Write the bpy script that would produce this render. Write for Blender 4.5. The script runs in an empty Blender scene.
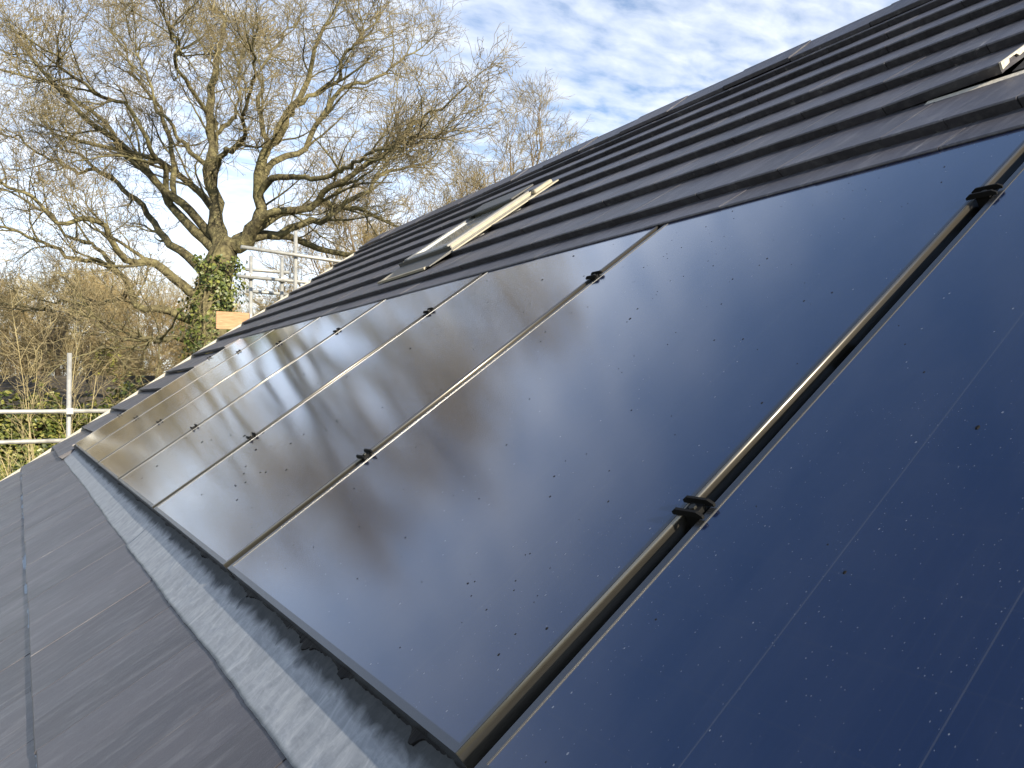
import bpy, bmesh, math, random
import numpy as np
from mathutils import Matrix, Vector
PI = math.pi
rng = np.random.default_rng(7); random.seed(7)
sc = bpy.context.scene
col = sc.collection

# ------------------------------------------------------------------ camera and frames
FPX, YAW, PIT, TH = 780.0, .5646, .0181, .6111          # focal (px), yaw, pitch, roof slope
CH = 3.7                                                # eye height above the ground
CAM = np.array([0, 0, CH])
F = np.array([math.sin(YAW)*math.cos(PIT), math.cos(YAW)*math.cos(PIT), math.sin(PIT)])
R = np.array([math.cos(YAW), -math.sin(YAW), 0.]); U = np.cross(R, F)
def at(x, y, z):                                        # a point z metres ahead of the camera
    return CAM + z*(F + R*(x-512)/FPX - U*(y-384)/FPX)
def at_Y(x, y, Y):
    d = F + R*(x-512)/FPX - U*(y-384)/FPX
    return CAM + d*(Y/d[1])
O = np.array([.4097, .7418, CH-.3896])                  # roof frame origin: foot of the first panel gap
ru = np.array([0, 1, 0.]); rv = np.array([math.cos(TH), 0, math.sin(TH)]); rn = np.array([-math.sin(TH), 0, math.cos(TH)])
def roofM(u=0, v=0, h=0):                               # local x = -u (towards the viewer's right), y = upslope, z = off the roof
    p = O + ru*u + rv*v + rn*h
    return Matrix(((-ru[0], rv[0], rn[0], p[0]), (-ru[1], rv[1], rn[1], p[1]), (-ru[2], rv[2], rn[2], p[2]), (0, 0, 0, 1)))

cam = bpy.data.cameras.new('camera'); co = bpy.data.objects.new('camera', cam); col.objects.link(co)
cam.sensor_width = 36; cam.lens = FPX/1024*36; cam.clip_start = .02; cam.clip_end = 3000
co.matrix_world = Matrix(((R[0], U[0], -F[0], 0), (R[1], U[1], -F[1], 0), (R[2], U[2], -F[2], CH), (0, 0, 0, 1)))
sc.camera = co

# ------------------------------------------------------------------ helpers
def tag(o, label=None, cat=None, group=None, kind=None):
    if label: o['label'] = label
    if cat: o['category'] = cat
    if group: o['group'] = group
    if kind: o['kind'] = kind
    return o
def empty(name, M=None, parent=None):
    o = bpy.data.objects.new(name, None); col.objects.link(o); o.empty_display_size = .1
    if parent: o.parent = parent
    if M is not None: o.matrix_world = M if isinstance(M, Matrix) else Matrix.Translation(Vector(M))
    return o
def link(name, me, m, parent=None, M=None):
    o = bpy.data.objects.new(name, me); col.objects.link(o)
    if m is not None and not me.materials: me.materials.append(m)
    if parent: o.parent = parent
    if M is None and parent is not None and parent.name.split('.')[0] in ('house', 'scaffolding'): M = Matrix.Identity(4)   # these are modelled in world space
    if M is not None:
        o.matrix_world = M
    return o
def mesh(name, V, Fc, smooth=False):
    me = bpy.data.meshes.new(name)
    V = np.asarray(V, dtype=np.float32)
    if isinstance(Fc, np.ndarray):
        n, k = Fc.shape
        me.vertices.add(len(V)); me.vertices.foreach_set('co', V.ravel())
        me.loops.add(n*k); me.loops.foreach_set('vertex_index', Fc.astype(np.int32).ravel())
        me.polygons.add(n); me.polygons.foreach_set('loop_start', np.arange(0, n*k, k, dtype=np.int32))
        me.update(calc_edges=True)
    else:
        me.from_pydata([tuple(map(float, v)) for v in V], [], Fc); me.update()
    if smooth: me.polygons.foreach_set('use_smooth', np.ones(len(me.polygons), dtype=bool))
    return me
class MB:
    def __init__(s): s.V = []; s.F = []
    def add(s, V, Fc):
        b = len(s.V); s.V += [tuple(map(float, v)) for v in V]; s.F += [tuple(i+b for i in f) for f in Fc]; return s
    def box(s, x0, x1, y0, y1, z0, z1):
        V = [(x, y, z) for z in (z0, z1) for y in (y0, y1) for x in (x0, x1)]
        return s.add(V, [(0,2,3,1),(4,5,7,6),(0,1,5,4),(2,6,7,3),(0,4,6,2),(1,3,7,5)])
    def tube(s, a, b, r, n=12, r2=None, cap=True):
        a = np.array(a, float); b = np.array(b, float); d = b-a; d /= np.linalg.norm(d)
        q = np.cross(d, [0, 0, 1.]) if abs(d[2]) < .9 else np.cross(d, [1., 0, 0]); q /= np.linalg.norm(q); w = np.cross(d, q)
        r2 = r if r2 is None else r2
        V = [p + rr*(q*math.cos(2*PI*i/n)+w*math.sin(2*PI*i/n)) for p, rr in ((a, r), (b, r2)) for i in range(n)]
        Fc = [(i, (i+1) % n, n+(i+1) % n, n+i) for i in range(n)]
        if cap: Fc += [tuple(range(n))[::-1], tuple(range(n, 2*n))]
        return s.add(V, Fc)
    def prism(s, prof, x0, x1):                          # profile of (y, z) points swept along x
        n = len(prof)
        V = [(x, y, z) for x in (x0, x1) for y, z in prof]
        return s.add(V, [(i, (i+1) % n, n+(i+1) % n, n+i) for i in range(n)] + [tuple(range(n))[::-1], tuple(range(n, 2*n))])
    def build(s, name, m, parent=None, M=None, smooth=False, bevel=0, tag_=None):
        me = mesh(name, s.V, s.F, smooth)
        bm = bmesh.new(); bm.from_mesh(me); bmesh.ops.recalc_face_normals(bm, faces=bm.faces)
        if bevel: bmesh.ops.bevel(bm, geom=bm.edges[:], offset=bevel, segments=1, affect='EDGES', clamp_overlap=True)
        bm.to_mesh(me); bm.free()
        return link(name, me, m, parent, M)

# ------------------------------------------------------------------ materials
def mat(name, base=(.5, .5, .5), rough=.6, metal=0, spec=.5, coat=0):
    m = bpy.data.materials.new(name); m.use_nodes = True; t = m.node_tree; b = t.nodes['Principled BSDF']
    b.inputs['Base Color'].default_value = (*base, 1); b.inputs['Roughness'].default_value = rough
    b.inputs['Metallic'].default_value = metal; b.inputs['Specular IOR Level'].default_value = spec
    b.inputs['Coat Weight'].default_value = coat
    return m, t, b
def N(t, typ, **kw):
    n = t.nodes.new(typ)
    for k, v in kw.items():
        if k.startswith('_'): n.inputs[k[1:].replace('_', ' ')].default_value = v
        else: setattr(n, k, v)
    return n
def noise(t, vec, scale, detail=4, rough=.55, dist=0):
    n = N(t, 'ShaderNodeTexNoise'); n.inputs['Scale'].default_value = scale; n.inputs['Detail'].default_value = detail
    n.inputs['Roughness'].default_value = rough; n.inputs['Distortion'].default_value = dist
    if vec is not None: t.links.new(vec, n.inputs['Vector'])
    return n.outputs['Fac']
def ramp(t, fac, stops):
    r = t.nodes.new('ShaderNodeValToRGB'); e = r.color_ramp.elements
    while len(e) < len(stops): e.new(.5)
    for i, (p, c) in enumerate(stops):
        e[i].position = p; e[i].color = (*c, 1) if len(c) == 3 else c
    t.links.new(fac, r.inputs[0]); return r.outputs[0]
def mul(t, a, b, op='MULTIPLY'):
    n = t.nodes.new('ShaderNodeMath'); n.operation = op
    for i, x in enumerate((a, b)):
        if isinstance(x, (int, float)): n.inputs[i].default_value = x
        else: t.links.new(x, n.inputs[i])
    return n.outputs[0]
def mix(t, fac, a, b):
    n = t.nodes.new('ShaderNodeMix'); n.data_type = 'RGBA'
    for i, x in ((0, fac), (6, a), (7, b)):
        if isinstance(x, (int, float)): n.inputs[i].default_value = x
        elif isinstance(x, tuple): n.inputs[i].default_value = (*x, 1)
        else: t.links.new(x, n.inputs[i])
    return n.outputs[2]
def coord(t, scale=(1, 1, 1), rot=(0, 0, 0), out='Object'):
    c = t.nodes.new('ShaderNodeTexCoord'); m = t.nodes.new('ShaderNodeMapping')
    m.inputs['Scale'].default_value = scale; m.inputs['Rotation'].default_value = rot
    t.links.new(c.outputs[out], m.inputs['Vector']); return m.outputs[0]
def bump(t, b, h, strength=.3, dist=.005, target='Normal'):
    n = t.nodes.new('ShaderNodeBump'); n.inputs['Strength'].default_value = strength; n.inputs['Distance'].default_value = dist
    t.links.new(h, n.inputs['Height']); t.links.new(n.outputs[0], b.inputs[target])

def m_tile():
    m, t, b = mat('slate_grey_concrete_tile', rough=.45, spec=.48)
    isl = t.nodes.new('ShaderNodeNewGeometry').outputs['Random Per Island']
    v1 = coord(t, (1, .16, 1), (0, 0, .10)); v2 = coord(t)
    big = noise(t, coord(t, (1, .55, 1)), 5, 5, .6)
    streak = noise(t, v1, 42, 5, .62, .3)
    fine = noise(t, v2, 300, 5, .7)
    c = ramp(t, isl, [(0, (.038, .036, .042)), (.5, (.050, .048, .057)), (1, (.064, .061, .071))])
    c = mix(t, ramp(t, streak, [(.48, (0, 0, 0)), (.74, (.52, .52, .52))]), c, (.148, .148, .158))
    c = mix(t, ramp(t, big, [(.42, (0, 0, 0)), (.8, (.28, .28, .28))]), c, (.165, .165, .178))
    # rare chalky scuffs with ragged edges
    sc1 = noise(t, coord(t, (1, .11, 1), (0, 0, .05)), 26, 6, .7, .6)
    gate = noise(t, v2, 2.2, 2, .5)
    s = mul(t, ramp(t, sc1, [(.60, (0, 0, 0)), (.70, (1, 1, 1))]), ramp(t, gate, [(.47, (0, 0, 0)), (.60, (1, 1, 1))]))
    c = mix(t, mul(t, s, .75), c, (.32, .31, .30))
    t.links.new(c, b.inputs['Base Color'])
    t.links.new(ramp(t, big, [(.3, (.36,)*3), (.7, (.52,)*3)]), b.inputs['Roughness'])
    bump(t, b, mul(t, mul(t, fine, .5), mul(t, streak, 1.0), 'ADD'), .5, .0028)
    return m
def m_cut(): 
    m, t, b = mat('cut_concrete', (.5, .46, .38), .9, spec=.2)
    f = noise(t, coord(t), 90, 4, .6)
    t.links.new(ramp(t, f, [(.3, (.36, .33, .27)), (.7, (.6, .56, .47))]), b.inputs['Base Color']); bump(t, b, f, .5, .003)
    return m
def m_lead():
    m, t, b = mat('lead_sheet', rough=.5, metal=.12, spec=.5)
    a = noise(t, coord(t, (2.0, 1, 1), (0, 0, .35)), 15, 9, .72, .9)
    a2 = noise(t, coord(t, (1, 4, 1), (0, 0, -.1)), 34, 5, .7, .5)
    bl = noise(t, coord(t), 17, 4, .6, .8)
    c = ramp(t, a, [(.25, (.13, .142, .16)), (.48, (.20, .215, .235)), (.66, (.30, .315, .33))])
    c = mix(t, ramp(t, a2, [(.5, (0, 0, 0)), (.72, (.4, .4, .4))]), c, (.32, .34, .35))
    c = mix(t, ramp(t, bl, [(.60, (0, 0, 0)), (.68, (.55, .55, .55))]), c, (.09, .11, .15))
    # damp band under the drip line, with the panels' shade painted into its colour
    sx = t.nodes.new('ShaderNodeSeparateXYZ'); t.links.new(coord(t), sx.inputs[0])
    damp_shade = mul(t, mul(t, sx.outputs['Y'], .042, 'ADD'), mul(t, mul(t, bl, -.5, 'ADD'), .05), 'ADD')
    wf = ramp(t, mul(t, damp_shade, 45), [(0, (0, 0, 0)), (1, (1, 1, 1))])
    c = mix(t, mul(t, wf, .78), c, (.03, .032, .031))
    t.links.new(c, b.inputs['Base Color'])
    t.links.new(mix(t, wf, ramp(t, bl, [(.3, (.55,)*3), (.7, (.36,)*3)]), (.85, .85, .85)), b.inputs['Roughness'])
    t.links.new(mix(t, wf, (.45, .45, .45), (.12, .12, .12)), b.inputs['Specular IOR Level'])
    bump(t, b, mul(t, a, a2, 'ADD'), .16, .0010)
    return m
def m_glass(name, cells=True):
    m, t, b = mat(name, (.006, .009, .022), .11, spec=.5)
    b.inputs['IOR'].default_value = 1.62; b.inputs['Coat Weight'].default_value = 1; b.inputs['Coat IOR'].default_value = 1.6; b.inputs['Coat Roughness'].default_value = .115
    v = coord(t); sx = t.nodes.new('ShaderNodeSeparateXYZ'); t.links.new(v, sx.inputs[0])
    X, Y = sx.outputs['X'], sx.outputs['Y']
    def line(src, period, off, w):
        p = mul(t, mul(t, src, off, 'ADD'), 1/period); fr = N(t, 'ShaderNodeMath', operation='PINGPONG'); fr.inputs[1].default_value = .5
        t.links.new(p, fr.inputs[0]); return mul(t, fr.outputs[0], w/period, 'LESS_THAN')
    c = mix(t, mul(t, mul(t, line(X, .1775, .0335, .0008), mul(t, X, -1.05, 'GREATER_THAN')), .42), (.002, .007, .034), (.05, .055, .07))
    c = mix(t, mul(t, line(X, .01775, .0, .0003), .18), c, (.03, .035, .05))
    c = mix(t, mul(t, line(Y, .0925, .0, .0006), .25), c, (.02, .024, .04))
    # dried rain specks and dust
    def specks(sc_, thr, gate_thr, amt, colr, c):
        vo = N(t, 'ShaderNodeTexVoronoi'); vo.inputs['Scale'].default_value = sc_; t.links.new(coord(t, (1, .62, 1), (0, 0, .4)), vo.inputs['Vector'])
        vo.distance = 'EUCLIDEAN'; dn = noise(t, v, sc_*1.3, 2, .6); d = mul(t, vo.outputs['Distance'], mul(t, mul(t, dn, 2.6*thr), -.55*thr, 'ADD'), 'LESS_THAN')
        s2 = t.nodes.new('ShaderNodeSeparateColor'); t.links.new(vo.outputs['Color'], s2.inputs[0])
        g = mul(t, s2.outputs[0], gate_thr, 'GREATER_THAN'); k = mul(t, mul(t, d, g), amt)
        return mix(t, k, c, colr), k
    c, k1 = specks(75, .085, .70, .38, (.28, .3, .33), c)
    c, k2 = specks(230, .15, .72, .35, (.2, .22, .25), c)
    c, k3 = specks(31, .028, .62, .5, (.35, .36, .38), c)
    sn = noise(t, coord(t, (1, .035, 1), (0, 0, .25)), 60, 3, .6); sg = noise(t, v, 5, 2, .5)
    c = mix(t, mul(t, mul(t, ramp(t, sn, [(.73, (0, 0, 0)), (.76, (1, 1, 1))]), ramp(t, sg, [(.55, (0, 0, 0)), (.62, (1, 1, 1))])), .28), c, (.22, .24, .28))
    dust = noise(t, coord(t, (1, .3, 1), (0, 0, .5)), 7, 6, .65, .4)
    c = mix(t, mul(t, ramp(t, dust, [(.4, (0, 0, 0)), (.8, (.03, .03, .03))]), 1), c, (.3, .33, .38))
    t.links.new(c, b.inputs['Base Color'])
    r = mul(t, mul(t, mul(t, k1, k3, 'ADD'), .5), mul(t, mul(t, dust, .03), .125, 'ADD'), 'ADD')
    t.links.new(r, b.inputs['Roughness'])
    wav = noise(t, v, 2.6, 2, .5); bump(t, b, wav, .10, .004)
    return m
def m_bark(name, c0, c1, c2, sc_=6):
    m, t, b = mat(name, rough=.85, spec=.25)
    a = noise(t, coord(t), sc_, 6, .65, .5); a2 = noise(t, coord(t), sc_*.18, 3, .6)
    c = ramp(t, a, [(.32, c0), (.52, c1), (.72, c2)])
    c = mix(t, ramp(t, a2, [(.42, (0, 0, 0)), (.7, (.6, .6, .6))]), c, c2)
    t.links.new(c, b.inputs['Base Color']); bump(t, b, a, .9, .06)
    return m
def m_leaf(name, c0, c1, c2):
    m, t, b = mat(name, rough=.45, spec=.4)
    isl = t.nodes.new('ShaderNodeNewGeometry').outputs['Random Per Island']
    t.links.new(ramp(t, isl, [(0, c0), (.5, c1), (1, c2)]), b.inputs['Base Color'])
    b.inputs['Subsurface Weight'].default_value = 0
    return m
def m_noise(name, c0, c1, sc_=8, rough=.7, metal=0, bs=.3, spec=.4, scale=(1, 1, 1)):
    m, t, b = mat(name, rough=rough, metal=metal, spec=spec)
    a = noise(t, coord(t, scale), sc_, 6, .65, .3)
    t.links.new(ramp(t, a, [(.3, c0), (.7, c1)]), b.inputs['Base Color']); bump(t, b, a, bs, .004)
    return m
def m_brick():
    m, t, b = mat('brickwork', rough=.85)
    bt = N(t, 'ShaderNodeTexBrick'); t.links.new(coord(t, (1, 1, 1), (PI/2, 0, 0)), bt.inputs['Vector'])
    bt.inputs['Scale'].default_value = 1; bt.inputs['Brick Width'].default_value = .225; bt.inputs['Row Height'].default_value = .075
    bt.inputs['Mortar Size'].default_value = .008
    bt.inputs['Color1'].default_value = (.28, .11, .06, 1); bt.inputs['Color2'].default_value = (.2, .08, .05, 1); bt.inputs['Mortar'].default_value = (.35, .32, .28, 1)
    t.links.new(bt.outputs[0], b.inputs['Base Color']); return m
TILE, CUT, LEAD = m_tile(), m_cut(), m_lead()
GLASS = m_glass('photovoltaic_glass')
FRAME = mat('black_anodised_frame', (.12, .123, .128), .26, metal=.9)[0]
def m_rim():
    m, t, b = mat('sunlit_frame_side', (.21, .195, .165), .33, metal=.88); return m  # side of the black frame, its sunlit gold tone put into the base colour
SIDE = m_rim()
RIM = mat('pale_frame_edge', (.13, .13, .125), .45, metal=.8)[0]  # thin pale strip where the frame meets the glass
BLACK = mat('black_plastic', (.008, .008, .009), .7, spec=.2)[0]
CLAMP = mat('black_coated_clamp', (.006, .006, .006), .65, spec=.15)[0]
STEEL = mat('stainless_bolt', (.06, .06, .055), .5, metal=1)[0]
GALV = m_noise('galvanised_tube', (.27, .27, .25), (.46, .46, .42), 14, .5, .35, .2)
CREAM = m_noise('pale_verge_trim', (.32, .305, .26), (.46, .44, .37), 20, .6, 0, .1)
CREAMW = m_noise('cream_flashing', (.27, .245, .18), (.36, .33, .25), 20, .5, 0, .1)
ALU = mat('mill_aluminium', (.22, .21, .20), .5, metal=.6)[0]
GREY = mat('dark_grey_flashing', (.09, .09, .085), .45, metal=.4)[0]
GREYL = mat('grey_window_frame', (.20, .20, .19), .45, metal=.3)[0]
WGL = mat('window_glass', (.05, .06, .06), .06, spec=1.0)[0]
WGL.node_tree.nodes['Principled BSDF'].inputs['Metallic'].default_value = .75
WGL.node_tree.nodes['Principled BSDF'].inputs['Base Color'].default_value = (.75, .80, .82, 1)
WOOD = m_noise('new_pine_board', (.27, .14, .065), (.48, .30, .16), 9, .7, 0, .2, scale=(1, 1, 9))
BRICK = m_brick()
UNDER = mat('roofing_underlay', (.012, .012, .014), .8)[0]
SOFFIT = mat('white_fascia', (.7, .7, .68), .4)[0]

# ------------------------------------------------------------------ roof tiles
G, V0, T, TW = .333, 1.847, .032, .332                  # gauge, first full course above the array, thickness, tile width
def hA(v):                                              # height of a course's front edge over the panel plane
    s = min(1, max(0, (v+.5)/2.2)); return -.034*(1-s)+.018*s
UL, UR = 8.57, -4.2                                     # verge (far) and near end
AU0, AU1 = -1.172, 6.925                                # array extent along the eaves
VR = 4.13                                               # ridge line
VE = -1.15
def tile(mb, u0, u1, v0, v1, h0, slope, t, du=0, lift=0.0, dz=0):
    # u0<u1. front edge at v0 with top height h0; sinks upslope
    L = v1-v0; hb = h0 - slope*L
    r = .0045
    prof = [(v0, h0-t), (v0, h0-r), (v0+r*.35, h0-r*.35), (v0+r, h0), (v1, hb), (v1, hb-.012), (v0+.03, h0-t+.001)]
    prof[0] = (v0+min(.011, t*.34), h0-t)
    n = len(prof); x0, x1 = -u1, -u0
    V = []
    for x, l in ((x0, 0), (x1, lift)):
        V += [(x, y, z+l*(1-(y-v0)/L)+dz) for y, z in prof]
    mb.add(V, [(i, (i+1) % n, n+(i+1) % n, n+i) for i in range(n)] + [tuple(range(n))[::-1], tuple(range(n, 2*n))])
courses = [(k, V0+G*k) for k in range(-9, 7)]
tiles, cutends = MB(), MB()
for k, vk in courses:
    off = (.5 if k % 2 else 0)*TW + .465 + (.10 if k <= -7 else 0)
    segs = [(UR, UL)]
    if -6 <= k <= -1: segs = [(UR, AU0), (AU1+.012, UL)]
    a = hA(vk); v1 = min(vk+G+.03, VR-.01)
    for s0, s1 in segs:
        i0 = math.floor((s0-off)/TW); u = off+i0*TW
        while u < s1:
            a0, a1 = max(u, s0), min(u+TW, s1)
            if a1-a0 > .02:
                if k == 1 and abs(u-(off+TW*math.floor((.10-off)/TW))) < .01: u += TW; continue    # the tile that is missing
                lift = 0
                if k == 1 and abs(u-(off+TW*(math.floor((.10-off)/TW)+1))) < .01: lift = .011
                vj, aj = vk+random.uniform(-.0022, .0022), a+random.uniform(-.0006, .0006)
                mid = u+TW/2
                if lift or not (a0+.02 < mid < a1-.02): tile(tiles, a0+.0013, a1-.0013, vj, v1, aj, T/G, T, lift=lift)
                else:                                    # one tile with its mock joint down the middle
                    tile(tiles, a0+.0013, mid-.0006, vj, v1, aj, T/G, T); tile(tiles, mid+.0006, a1-.0013, vj+.0003, v1, aj-.0003, T/G, T)
            u += TW
# the cut course along the head of the array
k, vk = -1, V0-G
off = .5*TW+.405; u = off+TW*math.floor((AU0-off)/TW)
while u < AU1:
    a0, a1 = max(u, AU0), min(u+TW, AU1)
    if a1-a0 > .02: tile(tiles, a0+.001, a1-.001, 1.675+random.uniform(-.002, .002), V0+.03, hA(1.7)-T*.42+random.uniform(-.001, .001), T/G, .013)
    u += TW
house = empty('house', (3.4, 4, 0))
tag(house, 'house with dark grey flat tiled roof filling the right of view, with roof window', 'house')
RM = roofM()
roof = tiles.build('roof', TILE, house, RM)
# back slope, mirrored across the ridge, in plain courses
apex = O+rv*VR+rn*.0
bs = MB()
xr, zr = apex[0], apex[2]
for k, vk in courses:
    d0, d1 = VR-vk, VR-min(vk+G+.02, VR)
    def pt(d, h, Y): return (xr+d*math.cos(TH)+h*math.sin(TH), Y, zr-d*math.sin(TH)+h*math.cos(TH))
    Y0, Y1 = O[1]+UR, O[1]+UL
    P = [(d0, -T), (d0, 0), (d1, -T), (d1, -T-.012)]
    bs.add([pt(d, h, Y) for Y in (Y0, Y1) for d, h in P], [(0,1,5,4),(1,2,6,5),(2,3,7,6),(3,0,4,7),(0,3,2,1),(4,5,6,7)])
bs.build('back_roof', TILE, house)
ub = MB().box(-UL+.02, -UR-.02, VE+.05, VR-.05, -.115, -.085)
ub.build('roof_deck', UNDER, house, RM)
# ridge tiles
rdg = MB()
u = UR; i = 0
while u < UL:
    u1 = min(u+.482, UL+.0)
    hh = .036+.003*(i % 2)+random.uniform(-.002, .002)
    def rp(v, h): return (v, h)
    w = .21
    # near leg
    p = []
    nx = math.cos(2*TH); ny = math.sin(2*TH)
    def back(d, h):                                     # point on the far slope in local coordinates
        W = apex + np.array([math.cos(TH), 0, -math.sin(TH)])*d + np.array([math.sin(TH), 0, math.cos(TH)])*h
        q = W-O; return (float(q@rv), float(q@rn))
    prof = [(VR-w, hh-.022), (VR-w, hh-.002), (VR-w+.004, hh), (VR-.012, hh+.004), back(-hh*.0+.0, hh+.006+.0), back(.02, hh+.004), back(w, hh), back(w, hh-.02), back(.0, hh-.02)]
    # crown of the cap
    q = apex+np.array([0, 0, 1])*(hh+.008)/math.cos(TH)-O; prof[4] = (float(q@rv), float(q@rn))
    q = apex+np.array([0, 0, 1])*(hh-.018)/math.cos(TH)-O; prof[8] = (float(q@rv), float(q@rn))
    rdg.prism(prof, -u1+.003, -u-.003)
    u = u1; i += 1
rdg.build('ridge', TILE, house, RM)
# verge trim along the far gable: pale cap, one length per course so that it steps with the tiles
vg = MB()
for va, vb in ((VE, -.5), (-.5, 1.7), (1.7, VR-.06)):
    prof = [(va, hA(va)-.075), (va, hA(va)-.008), (vb, hA(vb)-.008), (vb, hA(vb)-.075)]
    vg.prism(prof, -UL-.032, -UL-.002)
vg.build('verge_trim', CREAM, house, RM)
# walls, eaves
ex = O[0]+VE*math.cos(TH); ez = O[2]+VE*math.sin(TH)
W0, W1 = ex+.35, 2*xr-ex-.35
zt = ez+.15
wl = MB(); Y0, Y1 = O[1]+UR+.1, O[1]+UL-.12
wl.box(W0, W0+.3, Y0, Y1, 0, zt); wl.box(W1-.3, W1, Y0, Y1, 0, zt)
for ya, yb in ((Y0, Y0+.3), (Y1-.3, Y1)):
    wl.add([(x, y, z) for y in (ya, yb) for x, z in ((W0+.3, 0), (W1-.3, 0), (W1-.3, zt-.0), (xr, zr-.35), (W0+.3, zt))],
           [(0,1,2,3,4),(5,9,8,7,6),(0,5,6,1),(1,6,7,2),(2,7,8,3),(3,8,9,4),(4,9,5,0)])
wl.build('wall', BRICK, house)
fs = MB().box(ex+.10, ex+.12, Y0-.1, Y1+.1, ez-.22, ez-.06); fs.box(ex+.12, W0-.002, Y0-.1, Y1+.1, ez-.22, ez-.20)
fs.build('fascia', SOFFIT, house)
gt = MB(); prof = [(math.cos(a)*.058, math.sin(a)*.058) for a in np.linspace(PI, 2*PI, 9)] + [(math.cos(a)*.054, math.sin(a)*.054) for a in np.linspace(2*PI, PI, 9)]
V = [(ex+.03+x, Y, ez-.09+z) for Y in (Y0-.1, Y1+.1) for x, z in prof]; n = len(prof)
gt.add(V, [(i, (i+1) % n, n+(i+1) % n, n+i) for i in range(n)]); gt.build('gutter', BLACK, house)
sm = np.random.default_rng(31); V = []; nn = 900; vk = V0-7*G
for i in range(nn+1):
    u = -.6+9.0*i/nn; wd = max(0, .024*math.sin(u*7.1+math.sin(u*2.3)*3)+.004*sm.normal()); hs = hA(vk-G)-T/G*G+.0012
    V += [(-u, vk+.004, hs+.001), (-u, vk-.014-wd, hs+.001), (-u, vk-.014-wd, hs-.002), (-u, vk+.004, hs-.002)]
me = mesh('mortar_smear', V, [(i*4+j, i*4+(j+1) % 4, i*4+4+(j+1) % 4, i*4+4+j) for i in range(nn) for j in range(4)])
link('mortar_smear', me, m_noise('blue_grey_mortar', (.20, .25, .31), (.36, .42, .48), 40, .6), house, RM)
# timber batten and pale broken end seen in the missing-tile slot
kk = V0+G; uo = .5*TW+.465; um = uo+TW*(math.floor((.10-uo)/TW)+1)
ce = MB()
ce.prism([(kk+.002, hA(kk)-.010), (kk+.002, hA(kk)+.0105), (kk+.20, hA(kk)-.004), (kk+.20, hA(kk)-.014), (kk+.11, hA(kk)-.013), (kk+.095, hA(kk)-.002), (kk+.05, hA(kk)+.002), (kk+.045, hA(kk)-.008)], -um+.0005, -um+.0065)
ce.build('tile_end', CUT, house, RM)
ce = MB(); ce.prism([(kk-.030, hA(kk)-T-.0035), (kk-.030, hA(kk)-T+.003), (kk+.0, hA(kk)-T+.004), (kk+.0, hA(kk)-T-.009)], -um-.20, -um+TW-.01)
ce.build('batten', CUT, house, RM)
for uc in (.15,):
    MB().box(-um+.012, -um+TW-.004, kk+.03, kk+.36, hA(kk)-.060, hA(kk)-.030).build('gap_liner', UNDER, house, RM)

# ------------------------------------------------------------------ roof window
su0, su1, sv0, sv1, sh = 3.45, 4.07, 2.21, 2.94, .060
sk = empty('skylight', roofM(), house)
sx0, sx1 = -su1, -su0
fr = MB()
fr.box(sx0, sx0+.055, sv0, sv1, -.02, sh); fr.box(sx1-.055, sx1, sv0, sv1, -.02, sh)
fr.box(sx0+.055, sx1-.055, sv0, sv0+.07, -.02, sh-.004); fr.box(sx0+.055, sx1-.055, sv1-.11, sv1, -.02, sh+.006)
fr.build('frame', GREYL, sk, RM, bevel=.004)
MB().box(sx0+.05, sx1-.05, sv0+.065, sv1-.105, sh-.022, sh-.012).build('pane', WGL, sk, RM)
MB().box(sx0-.01, sx1+.01, sv1-.16, sv1+.05, sh+.009, sh+.022).build('hood', GREY, sk, RM, bevel=.004)
MB().box(sx1+.001, sx1+.012, sv0-.01, sv1+.0, .028, sh-.012).box(sx1+.012, sx1+.07, sv0-.02, sv1+.2, .014, .022).build('side_flashing', CREAMW, sk, RM)
MB().box(sx0-.012, sx0-.001, sv0-.01, sv1+.0, -.03, sh-.008).box(sx0-.075, sx0-.012, sv0-.20, sv1+.16, .008, .024).build('side_flashing', CREAMW, sk, RM)
MB().box(sx1-.0, sx1+.05, sv1+.0, sv1+.17, .022, .048).build('corner_flashing', CREAMW, sk, RM, bevel=.006)
ap = MB(); ap.prism([(sv0-.20, .016), (sv0-.20, .021), (sv0-.012, .027), (sv0-.012, sh-.01), (sv0-.004, sh-.01), (sv0-.004, .012)], sx0-.08, sx1+.05)
ap.build('apron', GREY, sk, RM)
MB().box(sx0-.09, sx1+.0, sv0-.215, sv0-.198, .010, .024).build('apron_edge', CREAMW, sk, RM)

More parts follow.
